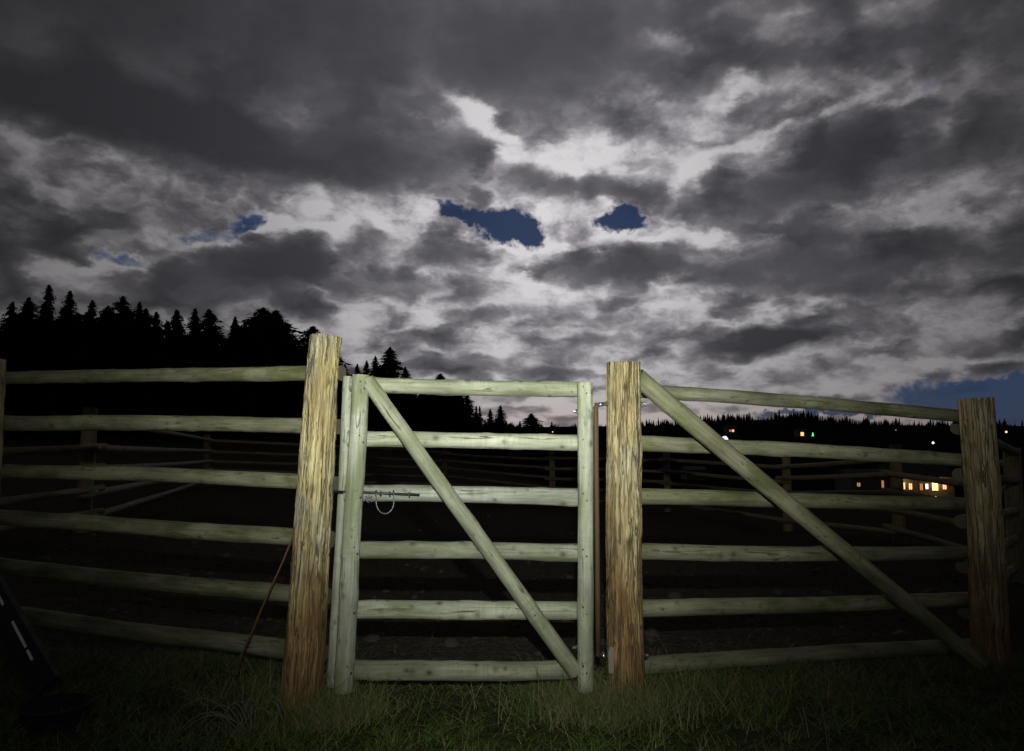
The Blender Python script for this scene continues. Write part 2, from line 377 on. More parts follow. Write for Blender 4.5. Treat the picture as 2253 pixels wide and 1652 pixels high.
M_DULL = plain('dull_galvanised_steel', (0.13, 0.145, 0.15), 0.5, 0.9, 0.3, 60)
M_ZINC = plain('zinc_plated_steel', (0.55, 0.59, 0.61), 0.34, 1.0, 0.2, 60)
M_BLACK = plain('black_painted_steel', (0.025, 0.03, 0.028), 0.45, 0.2, 0.3, 50)
M_IRON = plain('dark_iron', (0.075, 0.062, 0.05), 0.6, 0.5, 0.4, 50)
M_RUST = plain('rusty_steel', (0.12, 0.06, 0.032), 0.8, 0.1, 0.45, 45, 0.4)
M_STRAP = plain('brown_rusted_bar', (0.095, 0.057, 0.030), 0.75, 0.1, 0.4, 40, 0.3)

# ------------------------------------------------------------------ terrain
ctrl = np.array([  # x, y, z measured from the posts of the pen
    (0, 2, 0), (-1.2, 2.6, .0), (1.2, 2.6, 0), (-2.6, 3, -.02), (2.6, 3, -.06), (-3, 4.1, -.02), (3, 4, -.1), (-1, 3.3, .01), (.5, 3.3, 0.0), (0, 0, 0), (-4, 0, 0), (4, 0, -.1),
    (-5.1, 8, .03), (-8.6, 19, -.4), (-2.4, 24, -.95), (1.15, 19, -.9), (3.9, 17, -.85), (5.5, 13.5, -.8), (5.7, 10, -.45), (5.3, 7, -.35),
    (0, 8, -.18), (0, 12, -.45), (-12, 5, .1), (12, 6, -.8), (12, 14, -1.4), (-14, 15, 0), (0, -6, 0), (8, -6, -.2), (-8, -6, .1), (-18, 24, -.2), (14, 24, -2.0)])
def smooth(a, b, x): t = np.clip((x - a) / (b - a), 0, 1); return t * t * (3 - 2 * t)
rr_ = [0, 20, 30, 60, 110, 250, 420, 500, 700, 880]
right_ = [0, -.9, -1.7, -4.6, -9.8, -14, -12.5, -8.5, 2, 9]
left_ = [0, -.3, -.3, .3, .5, -3, -8, -9, -8, -4]
rx_px = [1126, 1300, 1420, 1500, 1560, 1610, 1700, 1790, 1850, 1900, 2000, 2120, 2253, 2600]
rx_py = [950, 949, 942, 937, 930, 924, 925, 924, 931, 936, 938, 941, 951, 955]
ridge_az = [azel(a, b)[0] for a, b in zip(rx_px, rx_py)]
ridge_el = [math.tan(azel(a, b)[1]) for a, b in zip(rx_px, rx_py)]
def ground(x, y):
    x = np.asarray(x, float); y = np.asarray(y, float)
    r = np.hypot(x, y); az = np.arctan2(x, y)
    w = 0; s = 0
    for cx, cy, cz in ctrl:
        k = 1 / (((x - cx) ** 2 + (y - cy) ** 2) ** 1.5 + 0.4); w = w + k; s = s + k * cz
    near = s / w
    sd = smooth(-0.22, 0.16, az) * (1 - smooth(1.3, 2.4, az))
    rz = np.interp(r, rr_, right_); lz = np.interp(r, rr_, left_)
    farz = lz + (rz - lz) * sd
    rid = CAMZ + np.interp(az, ridge_az, ridge_el) * 900
    k = smooth(560, 880, r) * (1 - smooth(1000, 2200, r))
    farz = farz + (rid - farz) * k * smooth(-0.02, 0.05, az)
    farz = np.where(r > 1500, farz + (-2 - farz) * smooth(1500, 2600, r), farz)
    z = near + (farz - near) * smooth(19, 32, r)
    return z
def gz(x, y): return float(ground(x, y))
def hit(px, py, lo=25.0, hi=900.0):
    """where the line of sight of a photo point meets the terrain"""
    d = ray(px, py); t = np.linspace(lo, hi, 6000)
    z = CAMZ + d.z / d.y * t; g = ground(d.x / d.y * t, t)
    i = np.argmax(z <= g) if (z <= g).any() else len(t) - 1
    return Vector((d.x / d.y * t[i], t[i], float(g[i])))

M_GROUND, t, b = newmat('soil_and_turf')
co = t('ShaderNodeTexCoord', out=3)
a1 = t.noise(co, 2.2, 6, 0.62); a2 = t.noise(co, 26, 5, 0.65); a3 = t.noise(co, 0.4, 4, 0.5)
soil = t.ramp(a2, [(0.25, (0.035, 0.031, 0.024)), (0.55, (0.085, 0.075, 0.058)), (0.8, (0.14, 0.125, 0.095))])
turf = t.ramp(a2, [(0.25, (0.028, 0.036, 0.012)), (0.6, (0.06, 0.082, 0.024)), (0.85, (0.11, 0.11, 0.045))])
sy = t.n.new('ShaderNodeSeparateXYZ'); t.l.new(co, sy.inputs[0])
inside = t.m('MULTIPLY', t.rng(t.m('MULTIPLY_ADD', t.m('SUBTRACT', a1, .5), 1.2, sy.outputs[1]), 3.0, 3.6), t.rng(sy.outputs[1], 60, 24, 0, 1))
gc = t.mix(inside, t.mix(t.rng(a3, .4, .6), turf, t.mix(.5, turf, soil)), soil)
heath = t.ramp(a3, [(0.3, (0.008, 0.010, 0.007)), (0.7, (0.016, 0.018, 0.012))])   # wooded hills and rough valley beyond the pen
t.put(b.inputs['Base Color'], t.mix(t.rng(sy.outputs[1], 24, 60), gc, heath))
b.inputs['Roughness'].default_value = 1.0; b.inputs['Specular IOR Level'].default_value = 0.0
t.put(b.inputs['Normal'], t('ShaderNodeBump', _Strength=1.0, _Distance=0.07, _Height=t.m('MULTIPLY_ADD', a1, .8, a2)))

def make_ground():
    nr, na = 230, 288
    r = np.concatenate([[0.15], np.geomspace(0.5, 9000, nr - 1)]); a = np.linspace(0, 2 * np.pi, na, endpoint=False)
    rr, aa = np.meshgrid(r, a, indexing='ij')
    x = rr * np.sin(aa); y = rr * np.cos(aa)
    z = ground(x, y)
    amp = smooth(60, 20, rr)
    z = z + amp * (0.035 * fbm(x * .9, y * .9, 0.3, 4) + 0.02 * fbm(x * 4, y * 4, 1.3, 3))
    V = np.stack([x, y, z], -1).reshape(-1, 3)
    i = np.arange(nr - 1)[:, None] * na; j = np.arange(na)[None]; j2 = (j + 1) % na
    Q = np.stack([i + j, i + na + j, i + na + j2, i + j2], -1).reshape(-1, 4)
    me = np_mesh('ground', V, Q); me.flip_normals()
    return world_obj('ground', me, M_GROUND)
tag(make_ground(), kind='structure')

# ------------------------------------------------------------------ logs
def make_log(name, p0, p1, r0, r1, parent, mat, seed, segs=32, rings=90, groove=0.0, bow=0.0, knots=8, wob=0.05, kfac=1.0, endcut=0.0):
    rng = np.random.RandomState(seed)
    p0 = Vector(p0); p1 = Vector(p1); ax = p1 - p0; L = ax.length
    tz = np.linspace(0, 1, rings); th = np.linspace(0, 2 * np.pi, segs, endpoint=False)
    T, TH = np.meshgrid(tz, th, indexing='ij')
    cx, sy_ = np.cos(TH), np.sin(TH); s0 = seed * 3.7
    rad = r0 + (r1 - r0) * T
    rm = 0.5 * (r0 + r1)
    h = rm * wob * (fbm(cx * .7 + s0, sy_ * .7, T * L * 2.2, 3) * 1.3 + 0.4 * fbm(cx * 2 + s0, sy_ * 2, T * L * 6, 2))
    kn = np.zeros_like(T)
    for k in range(knots):
        kt, ka = rng.uniform(.03, .97), rng.uniform(0, 2 * np.pi)
        da = (TH - ka + np.pi) % (2 * np.pi) - np.pi
        d2 = ((da * rm) / 1.0) ** 2 + ((T - kt) * L * .8) ** 2
        sg = rng.uniform(.006, .013) * kfac
        h += rng.uniform(.1, 1) * .0045 * np.exp(-d2 / (2 * (sg * 1.9) ** 2))
        kn = np.maximum(kn, rng.uniform(.35, 1) * np.exp(-d2 / (2 * (sg * .62) ** 2)))
    if groove:
        wx = 1.3 * fbm(cx * 1.1 + s0, sy_ * 1.1, T * L * 3.0, 3)
        zc = T * L
        u = TH + 0.16 * fbm(cx * 1.5 + s0 + 9, sy_ * 1.5, zc * 4.5, 4)
        cu, su = np.cos(u), np.sin(u)
        n1 = 1 - np.abs(pnoise(cu * 5.5 + s0, su * 5.5, zc * 1.6)) * 2.6
        n2 = 1 - np.abs(pnoise(cu * 11 + s0 + 4, su * 11, zc * 3.0)) * 2.4
        n3 = pnoise(cu * 24 + s0, su * 24, zc * 9)
        patch = 0.35 + 0.65 * smooth(-.35, .25, fbm(cx * .9 + s0 + 20, sy_ * .9, zc * 1.6, 3))
        # deeper weathering at the top, smoother foot
        top = 0.5 + 0.5 * smooth(.1, .55, T)
        h -= groove * patch * top * (np.clip(n1, 0, 1) ** 2 * .95 + np.clip(n2, 0, 1) ** 2 * .55 + .28 * n3)
    r = rad + h
    bx, by = bow * np.sin(np.pi * T) * math.cos(seed), bow * np.sin(np.pi * T) * math.sin(seed)
    wl = 0.12 * rm
    X = r * cx + bx + wl * fbm(T * L * 1.4 + s0, 0.5, 2.2, 2); Y = r * sy_ + by + wl * fbm(T * L * 1.4 + s0, 8.5, 1.2, 2)
    Z = T * L
    # slightly uneven saw cuts
    Z = Z + (T > .999) * (endcut * r * cx + .004 * pnoise(cx * 3 + s0, sy_ * 3, 1.0)) 
    V = np.stack([X, Y, Z], -1).reshape(-1, 3)
    i = np.arange(rings - 1)[:, None] * segs; j = np.arange(segs)[None]; j2 = (j + 1) % segs
    Q = np.stack([i + j, i + j2, i + segs + j2, i + segs + j], -1).reshape(-1, 4).tolist()
    V = V.tolist(); n = len(V)
    # end caps: an inner ring and a centre so the cut face keeps a crisp rim
    capf = []
    for (ring, zo, fl) in ((0, 0.0, True), (rings - 1, 0.0, False)):
        o0 = ring * segs; c = np.mean(np.array(V[o0:o0 + segs]), 0); b0 = len(V)
        dup = [tuple(v) for v in V[o0:o0 + segs]]
        V.extend(dup); ci = len(V); V.append(tuple(c))
        for k in range(segs):
            k2 = (k + 1) % segs
            capf.append((b0 + k2, b0 + k, ci) if fl else (b0 + k, b0 + k2, ci))
    me = bpy.data.meshes.new(name); me.from_pydata(V, [], Q + capf); me.update()
    me.polygons.foreach_set('use_smooth', np.array([True] * len(Q) + [False] * len(capf)))
    me.materials.append(mat); me.materials.append(M_END)
    me.polygons.foreach_set('material_index', np.array([0] * len(Q) + [1] * len(capf), dtype=np.int32))
    at = me.attributes.new('knot', 'FLOAT', 'POINT')
    kv = np.zeros(len(V)); kv[:n] = kn.ravel(); at.data.foreach_set('value', kv.astype(np.float32))
    o = bpy.data.objects.new(name, me); link(o, parent)
    # local x of the log faces the viewer's side for a stable grain
    z = ax.normalized(); x = Vector((0, -1, 0)); x = (x - z * x.dot(z))
    x = x.normalized() if x.length > 1e-3 else z.orthogonal().normalized()
    y = z.cross(x); Mr = Matrix((x, y, z)).transposed().to_4x4()
    o.matrix_local = Matrix.Translation(p0 - base(parent)) @ Mr
    return o
def px_r(th, depth): return th / F * depth / 2

# ------------------------------------------------------------------ gate posts
lp = thing('gate_post', W(665, 1500, 3.2), 'thick leaning cedar post left of the gate, deeply grooved, reddish brown foot', 'post', 'pair of gate posts')
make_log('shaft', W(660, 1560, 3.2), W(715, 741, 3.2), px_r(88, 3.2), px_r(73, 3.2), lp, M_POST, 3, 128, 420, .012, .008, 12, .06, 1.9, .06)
rp = thing('gate_post', W(1377, 1520, 3.3), 'upright grooved cedar post the gate hangs on, right of the gate', 'post', 'pair of gate posts')
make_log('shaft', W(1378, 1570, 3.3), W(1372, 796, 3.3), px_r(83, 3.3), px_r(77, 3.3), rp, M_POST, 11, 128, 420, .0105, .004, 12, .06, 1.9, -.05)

# hinge hardware on the right post
def bolt(name, p, r, parent, axis=(1, 0, 0), ln=.02):
    ax = Vector(axis).normalized(); g = Geo()
    g.tube([Vector(p) - ax * ln * .1, Vector(p) + ax * ln * .4], r, 6)
    g.tube([Vector(p) + ax * ln * .4, Vector(p) + ax * ln], r * .55, 10)
    return g.obj(name, M_ZINC, parent, smooth=False)
a_, b_ = W(1309, 891, 3.28), W(1345, 887, 3.28)
Geo().tube([a_, a_.lerp(b_, .3), b_], [.0105, .0105, .0105], 12).obj('hinge_pin', M_ZINC, rp)
g = Geo(); pts = [W(1322, 888.5, 3.28), W(1314, 890, 3.275), W(1311, 897, 3.27), W(1311, 910, 3.27)]
pts += [W(1311 + 5 * k, 910 + 532 * k, 3.27) for k in (0.25, .5, .75, 1)]
g.tube(pts, [.006, .011, .0125, .0125, .0125, .0125, .0125, .0125], 10).obj('hinge_bar', M_STRAP, rp)
bolt('nut', W(1410, 889, 3.3), .012, rp, (1, 0, 0), .028)
g = Geo(); a_, b_ = W(1312, 1444, 3.26), W(1345, 1441, 3.26)
g.tube([a_, a_.lerp(b_, .35), a_.lerp(b_, .36), a_.lerp(b_, .6), a_.lerp(b_, .61), b_], [.008, .008, .015, .015, .009, .009], 14).obj('hinge_pin', M_ZINC, rp)
bolt('nut', W(1417, 1441, 3.3), .010, rp, (1, 0, 0), .02)
g = Geo(); c0 = W(1345, 1452, 3.228)
ang_ = [(-.013, -.06), (.010, -.064), (.015, .03), (.010, .058), (-.006, .062), (-.014, .035)]
V_ = [c0 + Vector((x, -.004 - abs(x) * -.15, z)) for x, z in ang_] + [c0 + Vector((x * 1.1, .03, z * 1.02)) for x, z in ang_]
g.v = V_; g.f = [(0, 1, 2, 3, 4, 5)] + [(i, 6 + i, 6 + (i + 1) % 6, (i + 1) % 6) for i in range(6)]
g.obj('bare_chip', plain('bare_split_wood', (0.27, 0.235, 0.17), .85, 0, .35, 60, .5), rp, smooth=False, label='pale bare wood chip on the post foot')

# ------------------------------------------------------------------ gate
GD = 3.27
gate = thing('gate', W(1020, 1500, GD), 'small six rail pole gate with diagonal brace between the two cedar posts', 'gate')
gr = [(846, 857, 32, 34), (965, 974, 33, 36), (1086, 1093, 34, 37), (1211, 1216, 35, 37), (1341, 1343, 37, 38), (1474, 1473, 40, 38)]
lx0 = [777, 772, 766, 759, 752, 745]
for i, (ya, yb, ta, tb) in enumerate(gr):
    sl = (yb - ya) / 500.0
    make_log('rail', W(lx0[i] - 6, ya - sl * 20, GD), W(1296, yb + sl * 25, GD), px_r(ta, GD), px_r(tb, GD), gate, M_RAIL, 21 + i, 40, 170, 0, .006, 20, .085, 1.3)
make_log('stile', W(756.5, 1519, 3.19), W(794.5, 825, 3.19), px_r(42, 3.19), px_r(37, 3.19), gate, M_RAIL, 31, 48, 220, .0022, .006, 9, .07, 1.3, .04)
make_log('stile', W(1288, 1518, 3.19), W(1287, 842, 3.19), px_r(36, 3.19), px_r(34, 3.19), gate, M_RAIL, 32, 48, 220, .0022, .003, 9, .07, 1.3, .05)
make_log('latch_stile', W(731, 1508, 3.30), W(767, 828, 3.30), px_r(26, 3.3), px_r(23, 3.3), gate, M_RAIL, 33, 32, 160, .001, .004, 5, .06)
br = make_log('brace', W(806, 836, 3.195), W(1268, 1480, 3.195), px_r(33, 3.195), px_r(33, 3.195), gate, M_RAIL, 34, 40, 200, 0, .004, 8, .06)
for px, py in ((990.6, 1095), (1082, 1221.6), (1177.5, 1354), (905, 982)):
    p = W(px, py, 3.195 - .036); g = Geo(); g.tube([p + Vector((0, .006, 0)), p + Vector((0, -.003, 0))], 0.0045, 8).obj('nail', M_DULL, gate, smooth=False)
for i in range(6):
    for jx in (lx0[i] + 20 + (0, 3, 3, 3, 3, 3)[i], 1287):
        jy = gr[i][0] if jx < 1000 else gr[i][1]
        for dv in (-7, 8):
            p = W(jx + (4 if dv > 0 else -4), jy + dv, 3.19 - .0405); g = Geo(); g.tube([p + Vector((0, .010, 0)), p + Vector((0, -.0015, 0))], .0042, 8).obj('nail', M_IRON, gate, smooth=False)
bolt('hinge_nut', W(1270, 905, 3.22), .0105, gate, (-1, 0, 0), .02)
bolt('hinge_nut', W(1271, 1425, 3.22), .0125, gate, (-1, 0, 0), .024)
# slide latch
LD = 3.222
Geo().tube([W(731, 1081.6, LD + .02), W(800, 1083, LD), W(923, 1089, LD)], .0062, 10).obj('latch_rod', M_BLACK, gate)
pts = []
for k in range(25):
    a = math.pi * k / 24
    x = 847 - 20 * math.cos(a) - (0 if k not in (0, 24) else 0); yv = 1096 + 34 * math.sin(a) ** .8 if 0 < k < 24 else 1096
    pts.append(W(x, yv, LD - .014 - .012 * math.sin(a)))
pts = [W(827.5, 1078.5, LD - .004), W(827.5, 1086, LD - .012)] + pts + [W(866, 1087, LD - .012), W(866.3, 1079, LD - .004)]
Geo().tube(pts, .0036, 8).obj('latch_handle', M_DULL, gate)
for sx in (901, 838, 858):
    g = Geo(); c = W(sx, 1086 + (sx - 830) * .03, LD)
    g.tube([c + Vector((0, .012 * math.cos(a) - .002, .0115 * math.sin(a))) for a in np.linspace(-.5 * math.pi - .9, .5 * math.pi + .9, 13)[::-1] + math.pi], .0025, 6).obj('staple', M_RUST if sx == 901 else M_BLACK, gate)
for k, (cx_, cy_) in enumerate(((806, 1097), (811, 1100), (816.5, 1098))):
    c = W(cx_, cy_, LD - .004); g = Geo(); tl_ = .5 if k % 2 else -.4
    loop = [c + Vector((.0065 * math.cos(a) * (1 if k % 2 else .5), -.004 * math.cos(a) * tl_, .013 * math.sin(a))) for a in np.linspace(0, 2 * math.pi, 15)]
    g.tube(loop, .0021, 6, cap=False).obj('chain_link', M_DULL, gate)

# ------------------------------------------------------------------ fence left of the gate
fl = thing('pole_fence', W(300, 1420, 3.9), 'six rail pole fence running left from the gate post', 'fence', 'pole fences beside the gate')
lr = [(831, 822, 26, 34, 753), (932, 939, 33, 34, 747), (1036, 1061, 28, 34, 738), (1138, 1182, 31, 37, 729), (1243, 1307, 31, 37, 720), (1346, 1432, 32, 39, 712)]
for i, (ya, yb, ta, tb, xe) in enumerate(lr):
    sl = (yb - ya) / 660.0
    x0 = (12, 20, 14, -60, -60, -60)[i]
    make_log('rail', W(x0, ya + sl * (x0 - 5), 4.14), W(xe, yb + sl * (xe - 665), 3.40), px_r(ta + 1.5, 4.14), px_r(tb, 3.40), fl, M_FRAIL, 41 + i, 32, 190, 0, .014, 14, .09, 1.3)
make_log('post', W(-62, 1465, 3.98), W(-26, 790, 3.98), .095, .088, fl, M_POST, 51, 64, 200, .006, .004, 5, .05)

# ------------------------------------------------------------------ fence right of the gate
fr = thing('pole_fence', W(1760, 1420, 3.8), 'six rail pole fence with long diagonal brace running right from the gate', 'fence', 'pole fences beside the gate')
rrl = [(861, 916, 31, 26), (976, 1013, 34, 28), (1091, 1108.5, 36, 29), (1212, 1215, 36, 28), (1337, 1318, 37, 29), (1464, 1422, 36, 29)]
for i, (ya, yb, ta, tb) in enumerate(rrl):
    sl = (yb - ya) / 700.0
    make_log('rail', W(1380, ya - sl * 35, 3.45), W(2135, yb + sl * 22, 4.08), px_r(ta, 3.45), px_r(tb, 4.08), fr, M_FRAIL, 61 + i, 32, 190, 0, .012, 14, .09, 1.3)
make_log('post', W(2187, 1520, 3.93), W(2148, 877, 3.93), px_r(72, 3.93), px_r(68, 3.93), fr, M_BRIGHTPOST, 71, 96, 300, .010, .004, 8, .05, 1.5, .05)
make_log('brace', W(1400, 829, 3.335), W(2156, 1459, 3.74), px_r(41, 3.335), px_r(32, 3.74), fr, M_FRAIL, 72, 40, 220, 0, .006, 10, .06)

# fence that carries on behind the right post
fn = thing('pole_fence', (4.0, 5.5, -.2), 'dark fence section going away behind the farthest right post', 'fence')
for i, (ya, xb, yb) in enumerate(((942, 2105, 996), (1044, 2105, 1058), (1147, 2105, 1122), (1246, 2105, 1184), (1345, 2105, 1246))):
    make_log('rail', W(2108 + i * 4, ya, 4.18), W(2236, yb, 7.05), .042, .038, fn, M_FRAIL, 81 + i, 24, 60, 0, .008, 5, .06)
make_log('post', W(2240, 1290, 7.1), W(2226, 985, 7.1), .09, .082, fn, M_BACK, 88, 40, 80, .005, 0, 3, .05)

# ------------------------------------------------------------------ far side of the pen
ring = [  # photo x, depth, base z
    (-260, 5.6, .05), (195, 8.0, .03), (460, 19, -.4), (980, 24, -.95), (1215, 19, -.9), (1465, 17, -.85), (1725, 13.5, -.8), (1965, 10, -.45), (2236, 7.3, -.4)]
names = ['dim pole fence at far left edge, nearest section of the pen behind', 'dark fence section receding right from the first pen post on the left',
         'faint fence section across the back of the pen, behind the gate', 'faint fence section behind the right part of the gate',
         'dim rails of the pen seen just right of the gate hanging post', 'dim rails of the pen under the middle of the diagonal brace',
         'brown post and dim rails of the pen below the hillside lights', 'dim rails of the pen in front of the lit house windows']
rngp = random.Random(5)
for k in range(len(ring) - 1):
    (xa, da, za), (xb, db, zb) = ring[k], ring[k + 1]
    A = Vector(((xa - 1126.5) / F * da, da, za)); B = Vector(((xb - 1126.5) / F * db, db, zb))
    o = thing('pen_fence', (A + B) / 2, names[k], 'fence', 'fences round the far side of the pen')
    d = (B - A); d.z = 0; d.normalize(); nrm = Vector((d.y, -d.x, 0))
    if nrm.dot(-A) < 0: nrm = -nrm
    nrail = 5
    for i in range(nrail):
        h = .22 + i * .265; e = .16
        pa = A + Vector((0, 0, h + rngp.uniform(-.03, .03))) - d * e + nrm * .12; pb = B + Vector((0, 0, h + rngp.uniform(-.03, .03))) + d * e + nrm * .12
        make_log('rail', pa, pb, .044, .038, o, M_BACK, 100 + k * 10 + i, 14, 24, 0, .02, 0, .05)
    if k < len(ring) - 2:
        top = Vector((rngp.uniform(-.03, .03), 0, 1.48 if k < 1 else 1.46))
        make_log('post', B - Vector((0, 0, .15)), B + top, .092, .083, o, M_BACK, 200 + k, 28, 60, .004, 0, 3, .05)

# ------------------------------------------------------------------ small things by the fence
g = Geo(); rod = [W(649, 1170, 3.31), W(620, 1240, 3.29), W(575, 1340, 3.27), W(548, 1405, 3.26), W(531, 1442, 3.26), W(525, 1482, 3.27)]
tag(g.tube(rod, .0048, 8).obj('rod', M_RUST), 'thin rusty steel rod leaning on the left gate post, foot in grass', 'rod')

M_DARKBOARD = plain('dark_weathered_board', (0.012, 0.0125, 0.014), 0.75, 0, 0.4, 20, 0.3)
M_WHITE = plain('white_reflective_tape', (0.85, 0.87, 0.88), 0.35, 0, 0.05, 80)
M_BLUE = plain('dark_blue_plastic', (0.004, 0.008, 0.018), 0.9, 0, 0.25, 12)
lb = thing('leaning_post', W(120, 1505, 3.05), 'dark slanting marker board with white reflective strips at lower left', 'marker')
p_top, p_bot = W(-130, 1110, 3.35), W(104, 1512, 3.05)
axv = (p_bot - p_top).normalized(); xv = Vector((axv.z, 0, -axv.x)).normalized(); xv = xv if xv.x > 0 else -xv; yv_ = axv.cross(xv)
Mb = Matrix((xv, yv_, axv)).transposed()
Geo().box((p_top + p_bot) / 2, .135, .03, (p_bot - p_top).length, Mb).obj('board', M_DARKBOARD, lb, smooth=False)
yn_ = yv_ if yv_.y < 0 else -yv_; pl0 = p_top + yn_ * .0172; cam0 = Vector((0, 0, CAMZ))
def strip(xa, ya, xb, yb):
    P = []
    for x_, y_ in ((xa, ya), (xb, yb)):
        d_ = ray(x_, y_); P.append(cam0 + d_ * ((pl0 - cam0).dot(yn_) / d_.dot(yn_)))
    zl_ = (P[1] - P[0]).normalized(); xl_ = yn_.cross(zl_)
    Geo().box((P[0] + P[1]) / 2, .011, .004, (P[1] - P[0]).length, Matrix((xl_, yn_, zl_)).transposed()).obj('reflective_strip', M_WHITE, lb, smooth=False)
strip(-14, 1290, 7, 1331); strip(27, 1367, 57, 1424); strip(60, 1430, 71, 1452)
g = Geo(); c = W(125, 1520, 2.98); c.z = 0.0
prof = [(.0, .0), (.135, .0), (.15, .02), (.165, .12), (.175, .125), (.175, .14), (.158, .14), (.14, .03), (.0, .03)]
n = 28
for (r_, z_) in prof:
    for k in range(n): g.v.append(c + Vector((max(r_, .001) * .85 * math.cos(2 * math.pi * k / n), max(r_, .001) * math.sin(2 * math.pi * k / n) * .7, z_ * .6)))
for i in range(len(prof) - 1):
    for k in range(n): g.f.append((i * n + k, i * n + (k + 1) % n, (i + 1) * n + (k + 1) % n, (i + 1) * n + k))
tag(g.obj('feed_tub', M_BLUE), 'low dark blue rubber tub in the grass at lower left', 'tub')

# ------------------------------------------------------------------ grass
M_GRASS, t, b = newmat('grass_blades')
rn = t('ShaderNodeAttribute', attribute_name='tone', out=2)
c = t.ramp(rn, [(0.0, (0.04, 0.075, 0.016)), (0.40, (0.085, 0.14, 0.028)), (0.66, (0.125, 0.165, 0.05)), (0.76, (0.17, 0.15, 0.08)), (1.0, (0.27, 0.235, 0.13))])
t.put(b.inputs['Base Color'], c); b.inputs['Roughness'].default_value = 0.7; b.inputs['Specular IOR Level'].default_value = 0.2
def blades(name, x, y, h, lean, wid, tone, rng, curl=.5):
    n = len(x); z = ground(x, y) + 0.035 * fbm(x * .9, y * .9, 0.3, 4) + 0.02 * fbm(x * 4, y * 4, 1.3, 3) - .008
    a = rng.uniform(0, 2 * np.pi, n); dx, dy = np.cos(a), np.sin(a)
    fa = rng.uniform(0, np.pi, n); wx, wy = np.cos(fa) * wid, np.sin(fa) * wid * .6
    S = 4; V = np.zeros((n, S * 2 - 1, 3))
    for s in range(S):
        t_ = s / (S - 1.0); off = lean * (t_ + curl * t_ * t_ * 1.6) ; hh = h * (t_ - .28 * curl * t_ ** 3 * np.clip(lean / h, 0, 1.5))
        cx, cy, cz = x + dx * off, y + dy * off, z + hh
        w = 1 - t_ ** 1.6
        if s < S - 1:
            V[:, 2 * s] = np.stack([cx - wx * w, cy - wy * w, cz], -1); V[:, 2 * s + 1] = np.stack([cx + wx * w, cy + wy * w, cz], -1)
        else: V[:, 2 * s] = np.stack([cx, cy, cz], -1)
    b0 = np.arange(n)[:, None] * (S * 2 - 1)
    tris = np.array([(0, 1, 3), (0, 3, 2), (2, 3, 5), (2, 5, 4), (4, 5, 6)])
    Q = (b0[:, :, None] + tris[None]).reshape(-1, 3)
    me = np_mesh(name, V.reshape(-1, 3), Q, smooth=False)
    at = me.attributes.new('tone', 'FLOAT', 'POINT'); at.data.foreach_set('value', np.repeat(tone, S * 2 - 1).astype(np.float32))
    return me
